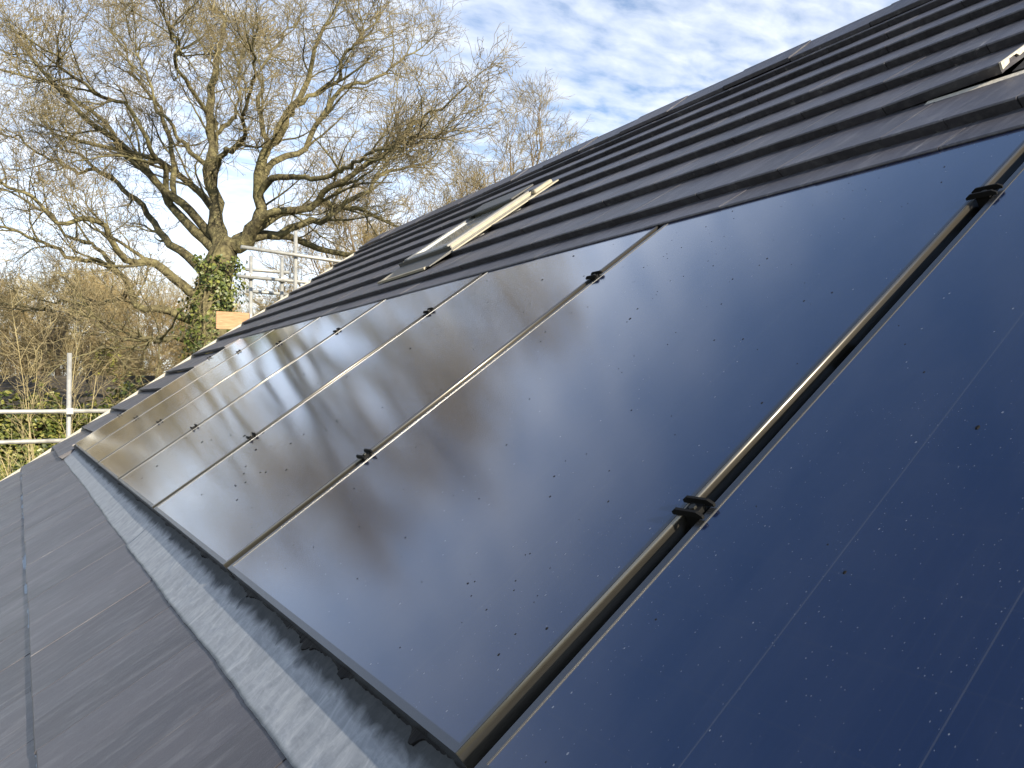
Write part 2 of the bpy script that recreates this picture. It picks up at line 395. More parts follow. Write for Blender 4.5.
# ------------------------------------------------------------------ solar array
P_, PH, GW, FT = 1.15, 1.702, .036, .035
def make_panel():
    root = empty('solar_panel', roofM())
    x0, x1 = -(P_-GW/2), -GW/2                          # local x is -u
    fw = .011
    f = MB()
    f.box(x0, x0+fw, 0, PH, -FT, -.0015); f.box(x1-fw, x1-.005, 0, PH, -FT, -.0013)
    f.box(x0+fw, x1-fw, 0, fw, -FT, -.0015); f.box(x0+fw, x1-fw, PH-fw, PH, -FT, -.0015)
    fo = f.build('frame', FRAME, root)
    r_ = .0045; pr = [(x1-r_+r_*math.sin(a), -.0012-r_+r_*math.cos(a)) for a in np.linspace(0, PI/2, 8)] + [(x1+.0006, -FT), (x1-r_, -FT)]
    pr = [(x+.0006, z) for x, z in pr[:-2]] + pr[-2:]
    s = MB(); n_ = len(pr); s.add([(x, y, z) for y in (.0, PH) for x, z in pr], [(q, (q+1) % n_, n_+(q+1) % n_, n_+q) for q in range(n_)] + [tuple(range(n_)), tuple(range(n_, 2*n_))[::-1]])
    so_ = s.build('side_profile', SIDE, fo)
    for q in so_.data.polygons: q.use_smooth = len(q.vertices) == 4 and abs(q.normal[1]) < .1 and q.normal[2] > -.01
    e = MB().box(x0+fw, x0+fw+.0011, fw, PH-fw, -.006, -.0021); 
    e.build('glass_seal', RIM, fo)
    MB().box(x0+fw+.0012, x1-fw, fw, PH-fw, -.008, -.003).build('glass', GLASS, root)
    return root
def copy_tree(o, parent=None):
    c = o.copy(); col.objects.link(c); c.parent = parent
    for ch in list(o.children): copy_tree(ch, c)
    return c
nm = ['nearest', 'second nearest', 'third nearest', 'fourth nearest', 'third farthest', 'second farthest', 'farthest']
pp = make_panel()
extra = ['cropped by the right edge, with pale cell lines', 'deep blue, between the two widest seams', 'reflecting white cloud and dark tree blurs', 'with brown tree streaks mirrored in it',
         'a narrow grey brown sliver', 'a thin brown sliver next to the last one', 'by the pale gable verge, its left edge on the tiles']
for i in range(7):
    o = pp if i == 0 else copy_tree(pp)
    o.matrix_world = roofM((i-1)*P_)
    tag(o, '%s glossy black solar panel, %s' % (nm[i], extra[i]), 'solar panel', 'solar panels in a row on the roof')
def make_clamp():
    root = empty('panel_clamp', roofM())
    a, b = -.023, .023
    for i, y in enumerate((-.0125, .0125)):
        w = MB(); w.add([(x, yy, z) for yy in (y-.002, y+.002) for x, z in ((a-.004, .0012), (b+.004, .0012), (b+.004, .006), (b-.004, .0115), (a+.004, .0115), (a-.004, .006))],
              [(0,1,2,3,4,5),(6,11,10,9,8,7)]+[(i_, (i_+1) % 6, 6+(i_+1) % 6, 6+i_) for i_ in range(6)])
        w.build('wing', CLAMP, root)
    MB().box(-.012, .012, -.0104, .0104, -.028, .004).build('body', CLAMP, root)
    MB().tube((0, 0, .004), (0, 0, .0075), .0055, 6).build('bolt', STEEL, root)
    return root
cl = make_clamp(); first = True
pair = ['nearest and second nearest', 'second and third nearest', 'third and fourth nearest', 'fourth and fifth nearest', 'third and second farthest', 'second farthest and farthest']
for n_ in range(7):
    for j, vv in enumerate((.421, 1.332)):
        o = cl if first else copy_tree(cl); first = False
        o.matrix_world = roofM(n_*P_ - (.012 if n_ == 6 else 0), vv)
        w = ('lower', 'upper')[j]
        lab = ('%s black double winged clamp over the seam between the %s solar panels' % (w, pair[n_])) if n_ < 6 else ('%s black clamp on the outer left edge of the farthest solar panel' % w)
        tag(o, lab, 'clamp', 'black clamps holding the solar panels')
# tray under the array
tr = empty('mounting_tray', roofM()); tag(tr, 'black plastic tray beneath the solar panels, seen in the seams between them', 'mounting tray')
t_ = MB().box(-AU1, -AU0, .004, PH+.06, -.060, -.045)
t_.build('tray_sheet', BLACK, tr, RM)
for n_ in range(-1, 7):
    for v0, v1 in ((.0, .40), (.445, .80), (.865, 1.31), (1.355, 1.69)):
        MB().box(-n_*P_-.017, -n_*P_-.004, v0, v1, -.0449, -.030).build('tray_rib', FRAME, tr, RM)
se = MB().box(-AU1-.006, -AU1+.008, -.02, PH-.02, -.05, -.004)
se.build('side_flashing', ALU, tr, RM)
# ragged black strip added to darken the shadowed gap under the lower frames
r = np.random.default_rng(12); V = []; nn = 1600
us = np.linspace(AU0, AU1, nn+1); ee = .001+r.random(nn+1)*.002
for uc, uw, ua in ((.16, .012, .014), (.42, .020, .010), (.60, .03, .016), (.72, .02, .006), (1.0, .04, .008), (1.5, .05, .007), (2.1, .05, .006), (2.9, .06, .006), (3.6, .05, .006), (4.7, .06, .006)): ee += ua*np.exp(-((us-uc)/uw)**2)*(.6+.8*r.random(nn+1))
for i in range(nn+1):
    u = us[i]; e = ee[i]
    V += [(-u, .012, -.036), (-u, -e, -.0395+.002*math.sin(u*60)), (-u, -e, -.044), (-u, .012, -.044)]
me = mesh('dark_gap_strip', V, [(i*4+j, i*4+(j+1) % 4, i*4+4+(j+1) % 4, i*4+4+j) for i in range(nn) for j in range(4)])
link('dark_gap_strip', me, BLACK, tr, RM)
# lead apron
def surf(v): 
    vk = V0-7*G; return hA(vk)-T/G*(v-vk)
def lead(ua, ub, seed, raise_=0):
    r = np.random.default_rng(seed); nu, nv = int((ub-ua)/.02), 16
    ph = r.uniform(0, 6, 8)
    V = []
    for i in range(nu+1):
        u = ua+(ub-ua)*i/nu
        e = -.139+.0025*math.sin(u*1.9+ph[0])+.0012*math.sin(u*7+ph[1])+.0006*math.sin(u*31+ph[2])+r.uniform(-.0011, .0011)
        for j in range(nv+1):
            f = j/nv; v = .035+(e-.035)*f
            s = surf(v)+.003; g_ = min(1, max(0, (-v)/.139)); h = max(-.043*(1-g_)+s*g_, s)
            h += .0004*math.sin(u*9+v*20+ph[3])*f+raise_
            if j == nv: h = s-.0005+raise_+.0007*(1+math.sin(u*17+ph[5]))
            V.append((-u, v, h))
    W = nv+1
    Fc = [(i*W+j, i*W+j+1, (i+1)*W+j+1, (i+1)*W+j) for i in range(nu) for j in range(nv)]
    n0 = len(V); V += [(x, y, z-.0025) for x, y, z in V]
    Fc += [tuple(n0+q for q in f[::-1]) for f in Fc]
    Fc += [(i*W+nv, n0+i*W+nv, n0+(i+1)*W+nv, (i+1)*W+nv) for i in range(nu)]
    Fc += [(j, n0+j, n0+j+1, j+1) for j in range(nv)]+[(nu*W+j, nu*W+j+1, n0+nu*W+j+1, n0+nu*W+j) for j in range(nv)]
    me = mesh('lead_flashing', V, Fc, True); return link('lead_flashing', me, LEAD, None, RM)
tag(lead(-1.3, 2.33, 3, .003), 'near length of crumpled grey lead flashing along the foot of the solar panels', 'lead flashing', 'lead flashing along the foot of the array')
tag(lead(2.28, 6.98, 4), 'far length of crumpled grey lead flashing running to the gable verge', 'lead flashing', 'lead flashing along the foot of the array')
# grit and droplets on the glass
gr = MB(); r = np.random.default_rng(5)
def speck(u, v, s):
    k = 6; st = r.uniform(1, 2.0); V = []
    for rr, h in ((1, 0), (.6, .45)):
        V += [(-u+s*rr*math.cos(a), v+s*rr*st*math.sin(a), -.003+s*h) for a in np.linspace(0, 2*PI, k, endpoint=False)]
    gr.add(V+[(-u, v, -.003+s*.55)], [(i, (i+1) % k, k+(i+1) % k, k+i) for i in range(k)]+[(k+i, k+(i+1) % k, 2*k) for i in range(k)])
for _ in range(260):
    u = -1.1+7.9*r.random()**1.7; 
    if abs((u/P_)-round(u/P_)) < .04: continue
    speck(u, .03+1.64*r.random(), r.choice([.0009, .0013, .0019, .0026], p=[.42, .32, .2, .06])*(1 if u < 1.2 else 1.6))
for _ in range(90): speck(.05+1.02*r.random(), .05+1.6*r.random()**.7, r.choice([.0007, .0011, .0016]))
for _ in range(9):                                     # clusters near the lower edge
    speck(.06+.45*r.random(), .05+.30*r.random(), .0012); speck(1.5+.6*r.random(), .1+.25*r.random(), .0026)
g = gr.build('grit', mat('grit', (.006, .006, .006), .7, spec=.1)[0], None, RM); tag(g, 'dark grit and dried droplets scattered over the solar panel glass', 'grit', kind='stuff')

# ------------------------------------------------------------------ scaffolding at the far gable
sf = empty('scaffolding', (float(at_Y(69, 440, 9.9)[0]), 9.9, 0)); tag(sf, 'galvanised tube scaffolding round the far gable, with guard rails and a new pine toe board', 'scaffolding')
rt = .0242
def pole(px, ytop, Y, name='upright', zb=0):
    p = at_Y(px, ytop, Y); MB().tube((p[0], p[1], zb), p, rt, 14).build(name, GALV, sf, smooth=False); return p
def smooth_all(o):
    for ob in o.children:
        if ob.type == 'MESH' and ob.name.split('.')[0] in ('upright', 'guard_rail'):
            for q in ob.data.polygons: q.use_smooth = len(q.vertices) == 4
def rail(p, q, ext0=0, ext1=0, r_=None):
    p, q = np.array(p), np.array(q); d = (q-p)/np.linalg.norm(q-p)
    MB().tube(p-d*ext0, q+d*ext1, r_ or rt, 14).build('guard_rail', GALV, sf)
def coupler(p):
    x, y, z = p
    c = MB().box(x-.036, x+.036, y-.075, y+.03, z-.035, z+.035); c.tube((x+.04, y-.03, z+.02), (x+.075, y-.03, z+.02), .01, 6)
    c.build('coupler', GALV, sf, bevel=.008)
YS = 9.75
pole(69.5, 353, YS)
for yy, x1 in ((411.3, 118), (441.5, 62)):
    a = at_Y(0, yy, YS-.06); b = at_Y(x1, yy, YS-.06); a[2] = b[2] = (a[2]+b[2])/2
    rail(a, b, 3.0, 1.2); coupler(np.array([at_Y(69.5, yy, YS)[0], YS-.01, b[2]]))
p = at_Y(69.5, 353, YS); MB().tube((p[0]-2.6, YS, 0), (p[0]-2.6, YS, p[2]-.1), rt, 14).build('upright', GALV, sf)
YB = 10.3
pole(295.7, 231, YB-.3); pole(251, 256, YB+.5); pole(282, 258, YB+.5)
rail(at_Y(241, 246.8, YB-.36), at_Y(345, 262.3, YB-.36), 0, .9)
rail(at_Y(238, 276, YB+.44), at_Y(308, 282.5, YB+.44), 0, 1.5)
rail(at_Y(253, 270, YB+.9), at_Y(282, 272, YB+.9), .1, .1); rail(at_Y(254, 291.5, YB+.9), at_Y(281, 294, YB+.9), .1, .1)
for px, py in ((251, 277), (282, 280), (247, 276)): coupler(at_Y(px, py, YB+.5))
a = at_Y(216, 320, YB+.42); b = at_Y(249, 322, YB+.42)
MB().box(a[0], b[0], a[1]-.02, a[1]+.018, a[2]-.115, a[2]+.115).build('toe_board', WOOD, sf)
MB().box(b[0]+.004, b[0]+.03, a[1]-.03, a[1]+.03, a[2]-.10, a[2]+.10).build('board_clip', GALV, sf)
smooth_all(sf)

# ------------------------------------------------------------------ trees
def tubes(P, Rr, k):
    """P (n,S,3) polylines, Rr (n,S) radii -> verts, quads"""
    n, S, _ = P.shape
    Tn = np.gradient(P, axis=1); Tn /= np.linalg.norm(Tn, axis=2, keepdims=True)+1e-9
    ref = np.tile(np.array([.31, .52, .79]), (n, S, 1)); q = np.cross(Tn, ref); q /= np.linalg.norm(q, axis=2, keepdims=True)+1e-9
    w = np.cross(Tn, q)
    a = np.arange(k)*2*PI/k
    V = P[:, :, None, :] + Rr[:, :, None, None]*(q[:, :, None, :]*np.cos(a)[None, None, :, None]+w[:, :, None, :]*np.sin(a)[None, None, :, None])
    idx = np.arange(n*S*k).reshape(n, S, k)
    A = idx[:, :-1, :]; B = np.roll(idx, -1, axis=2)[:, :-1, :]; C = np.roll(idx, -1, axis=2)[:, 1:, :]; D = idx[:, 1:, :]
    return V.reshape(-1, 3), np.stack([A, B, C, D], -1).reshape(-1, 4)
def merge(parts):
    Vs, Fs, b = [], [], 0
    for V, Fc in parts: Vs.append(V); Fs.append(Fc+b); b += len(V)
    return np.concatenate(Vs), np.concatenate(Fs)
def grow(PP, RR, per, l0, l1, ang, S, rr, wig=.35, up=.15, tmin=.15, rs=None, endf=.6):
    """children of polylines PP (n,S0,3): per each"""
    n, S0, _ = PP.shape
    par = np.repeat(np.arange(n), per); m = len(par)
    t = tmin+(1-tmin)*rs.random(m)**.75; t[rs.random(m) < .12] = .995
    x = t*(S0-1); i = np.minimum(x.astype(int), S0-2); f = (x-i)[:, None]
    p0 = PP[par, i]*(1-f)+PP[par, i+1]*f
    d0 = PP[par, i+1]-PP[par, i]; d0 /= np.linalg.norm(d0, axis=1, keepdims=True)+1e-9
    r0 = RR[par, i]*(1-f[:, 0])+RR[par, i+1]*f[:, 0]
    rnd = rs.normal(size=(m, 3)); rnd -= (rnd*d0).sum(1, keepdims=True)*d0; rnd /= np.linalg.norm(rnd, axis=1, keepdims=True)
    an = np.radians(ang)*(.6+.8*rs.random(m))[:, None]; an[t > .99] *= .3
    d = d0*np.cos(an)+rnd*np.sin(an); d[:, 2] += up; d /= np.linalg.norm(d, axis=1, keepdims=True)
    L = (l0+(l1-l0)*rs.random(m))*(1.15-.5*t)
    P = np.zeros((m, S, 3)); P[:, 0] = p0; st = (L/(S-1))[:, None]
    for s in range(1, S):
        P[:, s] = P[:, s-1]+d*st
        d = d+rs.normal(size=(m, 3))*wig; d[:, 2] += up*.35; d /= np.linalg.norm(d, axis=1, keepdims=True)
    rb = np.minimum(r0*.72, L*rr*(.8+.4*rs.random(m)))
    Rd = rb[:, None]*np.linspace(1, .0+endf*.5, S)[None, :]
    return P, Rd
def resample(pts, S):
    pts = np.array(pts, float); d = np.r_[0, np.cumsum(np.linalg.norm(np.diff(pts[:, :3], axis=0), axis=1))]
    x = np.linspace(0, d[-1], S); return np.stack([np.interp(x, d, pts[:, c]) for c in range(pts.shape[1])], 1)

BARK = m_bark('oak_bark', (.026, .022, .014), (.105, .09, .048), (.26, .235, .11), 9)
TWIG = m_bark('oak_twig', (.11, .088, .05), (.21, .17, .095), (.34, .29, .15), 2.5)
BARK2 = m_bark('brown_bark', (.09, .07, .05), (.17, .13, .085), (.24, .19, .12), 5)
TWIG2 = m_bark('russet_twig', (.20, .15, .07), (.31, .235, .11), (.42, .33, .16), 1.2)
TWIG3 = m_bark('straw_twig', (.24, .19, .10), (.35, .29, .15), (.44, .38, .20), 1.2)

def oak():
    rs = np.random.default_rng(11); D = 18.0
    fork = (224, 246)
    base = at(214, 558, D); base[2] = 0
    root = empty('oak_tree', base); tag(root, 'large spreading bare oak with an ivy clad trunk left of the roof', 'tree')
    # limbs: pixel polyline, end depth offset, start/end radius in px
    Ls = [
     ([(222,250),(217,225),(218,205),(214,164),(209,117),(209,88),(214,59),(222,28),(226,-10),(222,-40)], 1.0, 13, 1.6),
     ([(236,246),(250,230),(258,215),(260,176),(270,146),(279,126),(297,97),(308,73),(318,40),(330,-20)], -1.5, 12, 1.6),
     ([(216,250),(203,242),(186,222),(170,205),(160,185),(141,165),(120,152),(108,126),(70,97),(44,82),(12,73),(-30,60)], 2.0, 9, 1.2),
     ([(170,205),(163,185),(158,163),(150,144),(129,105),(97,91),(70,70),(53,56),(30,30)], -3.0, 6, 1),
     ([(168,190),(170,165),(170,141),(160,110),(140,80),(120,40),(112,0)], 3.0, 6, 1),
     ([(204,300),(199,297),(178,280),(157,269),(140,262),(124,258),(106,233),(85,222),(69,222),(36,200),(0,180),(-50,160)], -3.5, 9, 1.2),
     ([(208,275),(197,266),(178,245),(160,229),(141,205),(120,185),(97,170),(80,155),(70,149),(40,120)], 4.0, 8.5, 1.2),
     ([(200,322),(190,318),(170,312),(146,309),(133,290),(120,273),(98,262),(73,258),(40,247),(0,236),(-60,225)], -2.0, 8, 1.2),
     ([(200,345),(186,340),(172,336),(160,335),(150,338),(139,339),(120,342),(102,346),(80,356)], -4.0, 5, 1),
     ([(236,244),(250,232),(267,223),(311,202),(340,182),(364,164),(399,146),(420,123),(445,105),(461,91)], -2.5, 8, 1),
     ([(238,244),(266,235),(297,226),(328,220),(336,212),(364,199),(376,179),(400,168),(423,158),(440,148)], 2.0, 8, 1),
     ([(262,185),(273,167),(302,152),(326,117),(349,91),(370,80),(387,70),(410,55),(423,47)], 3.5, 7, 1),
     ([(258,200),(273,182),(295,178),(317,176),(345,168),(364,158),(400,150),(430,138)], -4, 6, 1),
     ([(216,170),(223,152),(240,143),(244,132),(240,110),(244,88),(250,60),(247,20)], -4, 5.5, 1),
     ([(270,146),(262,120),(255,97),(262,78),(270,59),(285,30),(288,0),(300,-40)], 4, 5, 1),
     ([(209,117),(200,95),(185,70),(180,45),(170,15),(165,-30)], -3, 4.5, 1),
     ([(213,140),(232,118),(240,100),(236,70),(228,45),(236,10)], 4, 4, 1),
     ([(279,126),(300,110),(320,85),(345,60),(360,30),(372,0),(380,-40)], 0, 5, 1),
     ([(214,164),(195,155),(176,140),(165,120),(150,95),(140,60),(130,20)], 1, 5, 1),
     ([(120,273),(100,250),(75,240),(45,215),(15,190),(-30,175)], 1, 4, 1),
     ([(97,170),(75,172),(50,160),(20,140),(-20,120)], 3, 4, 1),
     ([(133,290),(120,300),(95,302),(70,300),(40,310),(10,305)], 2, 4, 1),
    ]
    limb, rad, hist = [], [], []
    for pts, dz, r0, r1 in Ls:
        pts = np.array(pts, float); n = len(pts); f = np.linspace(0, 1, n)
        pts[:, 1] = np.where(pts[:, 1] < 45, 45-(45-pts[:, 1])*.35, pts[:, 1])
        z0 = D
        if len(hist) and not (195 < pts[0][0] < 245 and pts[0][1] > 235):       # a side limb leaves its parent where the parent is
            hh_ = np.array(hist); q_ = int(np.argmin((hh_[:, 0]-pts[0][0])**2+(hh_[:, 1]-pts[0][1])**2)); z0 = hh_[q_, 2]; pts[0] = hh_[q_, :2]
            if q_ % 30 >= 2: pts = np.vstack([hh_[q_-2, :2], pts]); n = len(pts); f = np.r_[0, np.linspace(.0, 1, n-1)]
        z = z0+(dz-(z0-D))*f**1.2
        if n > 2 and f[1] == 0: f = np.linspace(0, 1, n)
        hist += [(np.interp(g_, f, pts[:, 0]), np.interp(g_, f, pts[:, 1]), np.interp(g_, f, z)) for g_ in np.linspace(0, 1, 30)]
        W = np.array([at(p[0], p[1], zz) for p, zz in zip(pts, z)])
        rr = (r0+(r1-r0)*f**.6)*D/FPX*.74
        q = resample(np.c_[W, rr], 26)
        jt = rs.normal(size=(26, 3))*.11; jt = (jt+np.roll(jt, 1, 0)+np.roll(jt, -1, 0))/3; q[1:-1, :3] += jt[1:-1]
        if not (195 < pts[0][0] < 245 and pts[0][1] > 235): q[0, 3] *= .25; q[1, 3] *= .75
        limb.append(q[:, :3]); rad.append(q[:, 3])
    # limbs that come towards and go away from the view
    c = at(224, 246, D)
    for k in range(4):
        a = PI*.5-YAW-1.2+k*.8; d = np.array([math.cos(a), math.sin(a), .75+.5*rs.random()]); d /= np.linalg.norm(d)
        p = c.copy()+np.array([0, 0, -.3+rs.random()*.5]); pts = [p]
        for s in range(9):
            p = p+d*(.62+.2*rs.random()); d = d+rs.normal(size=3)*.25; d[2] += .06; d /= np.linalg.norm(d); pts.append(p)
        q = resample(np.c_[np.array(pts), np.linspace(.12, .025, 10)], 26); q[0, 3] = .03; q[1, 3] = .09; limb.append(q[:, :3]); rad.append(q[:, 3])
    limb = np.array(limb); rad = np.array(rad)
    tp = np.array([at(208, 558, D), at(211, 430, D), at(213, 345, D), at(212, 305, D), at(216, 275, D), at(225, 250, D), at(232, 238, D)]); tp[0][2] = -.1
    tr_ = resample(np.c_[tp, [.62, .46, .42, .38, .36, .31, .16]], 20)
    Vt, Ft = merge([tubes(limb, rad, 9), tubes(tr_[None, :, :3], tr_[None, :, 3], 16)])
    link('trunk', mesh('trunk', Vt, Ft, True), BARK, root, Matrix.Identity(4))
    A, Ar = grow(limb, rad, 19, .7, 2.0, 40, 10, .019, .13, .12, .16, rs)
    B, Br = grow(A, Ar, 7, .4, 1.1, 42, 7, .014, .22, .10, .12, rs)
    C, Cr = grow(B, Br, 4, .25, .7, 44, 5, .012, .28, .08, .1, rs)
    Dd, Dr = grow(C, Cr, 2, .12, .38, 45, 3, .012, .3, .05, .2, rs)
    Cr = np.maximum(Cr, .0050); Dr = np.maximum(Dr, .0034)
    V1, F1 = merge([tubes(A, Ar, 6), tubes(B, Br, 4)])
    link('branches', mesh('branches', V1, F1, True), BARK, root, Matrix.Identity(4))
    V2, F2 = merge([tubes(C, Cr, 3), tubes(Dd, Dr, 3)])
    link('crown', mesh('crown', V2, F2, True), TWIG, root, Matrix.Identity(4))
    return tr_, limb
def leaves(cent, nrm, size, rs, up=.3):
    n = len(cent); nrm = nrm+rs.normal(size=(n, 3))*.55; nrm[:, 2] += up; nrm /= np.linalg.norm(nrm, axis=1, keepdims=True)
    a = rs.normal(size=(n, 3)); a -= (a*nrm).sum(1, keepdims=True)*nrm; a /= np.linalg.norm(a, axis=1, keepdims=True); b = np.cross(nrm, a)
    s = (size*(.6+.8*rs.random(n)))[:, None]
    V = np.stack([cent-a*s, cent-b*s*.7+nrm*s*.12, cent+a*s, cent+b*s*.7+nrm*s*.12], 1).reshape(-1, 3)
    return V, np.arange(n*4).reshape(n, 4)
tr_, limbs_ = oak()
IVY = m_leaf('ivy_leaf', (.03, .045, .012), (.075, .10, .022), (.20, .21, .05))
rs = np.random.default_rng(2)
n = 15000; kx = rs.random(n)*19*.93; i = np.minimum(kx.astype(int), 18); f = (kx-i)[:, None]
c = tr_[i]*(1-f)+tr_[i+1]*f; a = rs.random(n)*2*PI
lump = .03+.30*np.abs(np.sin(c[:, 2]*2.3+a*1.5)+.7*np.sin(a*3+c[:, 2]*5))**1.6*(.4+.6*rs.random(n))
hole = np.sin(a*2+c[:, 2]*3.7)+np.sin(a*5-c[:, 2]*2.9+1)+.7*rs.random(n)
nr = np.stack([np.cos(a), np.sin(a), np.zeros(n)], 1); cen = c[:, :3]+nr*(c[:, 3]+lump*rs.random(n)**.5)[:, None]
keep = rs.random(n) < np.clip(1.25-.16*np.maximum(0, c[:, 2]-5.3)*2, .25, 1)
keep &= hole > -.55
V, Fc = leaves(cen[keep], nr[keep], .028+.022*rs.random(keep.sum()), rs)
stem = resample(np.c_[tr_[:, :3]+np.array([-.25, -.35, 0]), np.full(20, .03)], 20)
V2, F2 = tubes(stem[None, :, :3], stem[None, :, 3], 6)
iv = empty('ivy', tr_[0, :3]+np.array([-.3, -.4, .1])); tag(iv, 'evergreen ivy climbing the trunk of the big oak', 'ivy')
link('foliage', mesh('foliage', V, Fc), IVY, iv, Matrix.Identity(4)); link('stem', mesh('stem', V2, F2, True), BARK, iv, Matrix.Identity(4))

def generic(H, spread, seed, nl=11, stems=1, dens=1.0, low=.22):
    """a bare tree round the origin: trunk mesh, crown mesh"""
    rs = np.random.default_rng(seed); limb, rad = [], []
    for s in range(stems):
        a = s*2*PI/max(1, stems)+rs.random(); d = np.array([math.cos(a)*.33*(stems > 1), math.sin(a)*.33*(stems > 1), 1.]); p = np.array([0., 0, -.1]); pts = [p]
        for q in range(10):
            p = p+d/np.linalg.norm(d)*H*.085; d = d+np.r_[rs.normal(size=2)*.10, 0]; pts.append(p)
        r0 = H*.018/stems**.5
        q = resample(np.c_[np.array(pts), np.linspace(r0, r0*.25, 11)], 18); limb.append(q[:, :3]); rad.append(q[:, 3])
    T0 = np.array(limb); R0 = np.array(rad)
    A, Ar = grow(T0, R0, max(4, nl//stems), spread*.6, spread*1.1, 50, 14, .016, .17, .22, low, rs)
    B, Br = grow(A, Ar, 10, spread*.22, spread*.5, 42, 8, .012, .24, .14, .15, rs)
    C, Cr = grow(B, Br, int(7*dens), spread*.08, spread*.24, 40, 6, .010, .28, .10, .1, rs)
    Dd, Dr = grow(C, Cr, int(5*dens), spread*.035, spread*.12, 38, 3, .010, .28, .06, .1, rs)
    Cr = np.maximum(Cr, .0055); Dr = np.maximum(Dr, .0042)
    V1, F1 = merge([tubes(T0, R0, 10), tubes(A, Ar, 6), tubes(B, Br, 4)])
    V2, F2 = merge([tubes(C, Cr, 3), tubes(Dd, Dr, 3)])
    return mesh('trunk', V1, F1, True), mesh('crown', V2, F2, True)
kinds = {}
kinds['tall'] = (generic(13.5, 4.2, 21, 18, 1, .95, .35), BARK2, TWIG)
kinds['multi'] = (generic(11, 3.6, 22, 15, 3, 1.1, .18), BARK2, TWIG2)
kinds['broad'] = (generic(9, 4.4, 23, 16, 2, 1.2, .12), BARK2, TWIG3)
kinds['scrub'] = (generic(5.5, 2.6, 24, 18, 3, 1.2, .04), BARK2, TWIG2)
def tree(px, D, kind, s, rot, label, name='bare_tree', group='bare trees behind the garden'):
    (mt, mc), mb_, mtw = kinds[kind]
    p = at(px, 398, D); p[2] = 0
    M = Matrix.Translation(Vector(p)) @ Matrix.Rotation(rot, 4, 'Z') @ Matrix.Diagonal((s, s, s, 1))
    r_ = empty(name, M); tag(r_, label, 'tree' if name != 'bare_shrub' else 'shrub', group)
    for nme, me, mm in (('trunk', mt, mb_), ('crown', mc, mtw)):
        if not me.materials: me.materials.append(mm)
        o = bpy.data.objects.new(nme, me); col.objects.link(o); o.parent = r_
    return r_
tree(440, 27, 'tall', 1.06, .3, 'tall pale bare tree rising behind the ridge, right of the oak')
tree(492, 31, 'tall', 1.02, 2.1, 'rightmost bare tree, its top just showing over the ridge under open sky')
tree(398, 29, 'multi', 1.1, 1.3, 'bare many stemmed tree behind the right hand limbs of the oak')
tree(350, 33, 'broad', 1.15, .6, 'low bare tree seen through the oak above the roof verge')
tree(30, 26, 'multi', .80, 4.0, 'russet bare tree with fanned stems at the left edge beneath the oak limbs')
tree(95, 33, 'broad', .95, 5.0, 'broad bare tree in the thicket between the left edge and the oak')
tree(160, 31, 'scrub', 1.25, 1.0, 'low twiggy tree in the thicket just left of the oak trunk')
tree(-60, 30, 'multi', .95, 2.7, 'bare tree just outside the left edge, its twigs reaching in')
tree(-210, 29, 'scrub', 1.2, .9, 'low bare tree beyond the left edge, mirrored in the far panels')
tree(240, 36, 'broad', .85, 2.2, 'bare tree in the distance directly behind the oak trunk')
tree(310, 38, 'scrub', 1.5, 2.9, 'low bare tree behind the scaffold rails right of the oak trunk')
tree(462, 34, 'multi', 1.22, 3.3, 'tallest of the bare trees behind the ridge, between two paler ones')
k = 0
for px, D, s, lab in ((-5, 28, .95, 'russet scrub at the left edge above the neighbour roof'), (60, 29, 1.0, 'russet scrub right behind the neighbour roof ridge'), (118, 28, .95, 'straw brown scrub above the right end of the neighbour roof'),
                      (172, 25, .9, 'bare scrub beside the foot of the oak'), (140, 40, 1.5, 'distant brown scrub left of the oak'), (20, 40, 1.6, 'distant brown scrub at the far left'), (75, 44, 1.8, 'farthest brown scrub between left edge and oak'), (205, 42, 1.6, 'distant brown scrub behind the oak trunk')):
    tree(px, D, 'scrub', s, k*1.9, lab, 'bare_shrub', 'bare scrub behind the neighbour roof'); k += 1
for px, D, s, lab in ((0, 52, 1.15, 'leftmost of the farthest woodland trees on the skyline'), (60, 56, 1.3, 'second from the left of the farthest woodland trees'), (115, 50, 1.15, 'middle one of the farthest woodland trees, left of the oak'), (165, 55, 1.3, 'farthest woodland tree just left of the oak trunk'), (228, 52, 1.1, 'farthest woodland tree hidden mostly by the oak trunk'), (285, 55, 1.1, 'farthest woodland tree beneath the scaffold rails')):
    tree(px, D, 'broad', s, k*1.3, lab, 'bare_tree', 'farthest woodland trees'); k += 1
# slim sapling in front of the ivy hedge
rs = np.random.default_rng(9)
b0 = at(52, 520, 12.5); b0[2] = 0
T0 = []
for q in range(7):
    a = q*.9; pts = [b0+np.array([.03*math.cos(a), .03*math.sin(a), 0])]; d = np.array([math.cos(a)*.16, math.sin(a)*.16, 1.])
    for s in range(8): pts.append(pts[-1]+d*.53); d = d+rs.normal(size=3)*.05
    T0.append(resample(np.c_[np.array(pts), np.linspace(.014, .004, 9)], 12))
T0 = np.array(T0)
A, Ar = grow(T0[:, :, :3], T0[:, :, 3], 9, .4, 1.2, 32, 7, .008, .15, .15, .35, rs)
B, Br = grow(A, Ar, 4, .15, .4, 35, 4, .008, .2, .1, .2, rs)
sp = empty('sapling', b0); tag(sp, 'pale thin stemmed sapling in front of the ivy hedge, left of the scaffold upright', 'sapling')
V, Fc = tubes(T0[:, :, :3], T0[:, :, 3], 6); link('stem', mesh('stem', V, Fc, True), TWIG3, sp, Matrix.Identity(4))
V, Fc = merge([tubes(A, Ar, 4), tubes(B, np.maximum(Br, .003), 3)]); link('twigs', mesh('twigs', V, Fc, True), TWIG3, sp, Matrix.Identity(4))

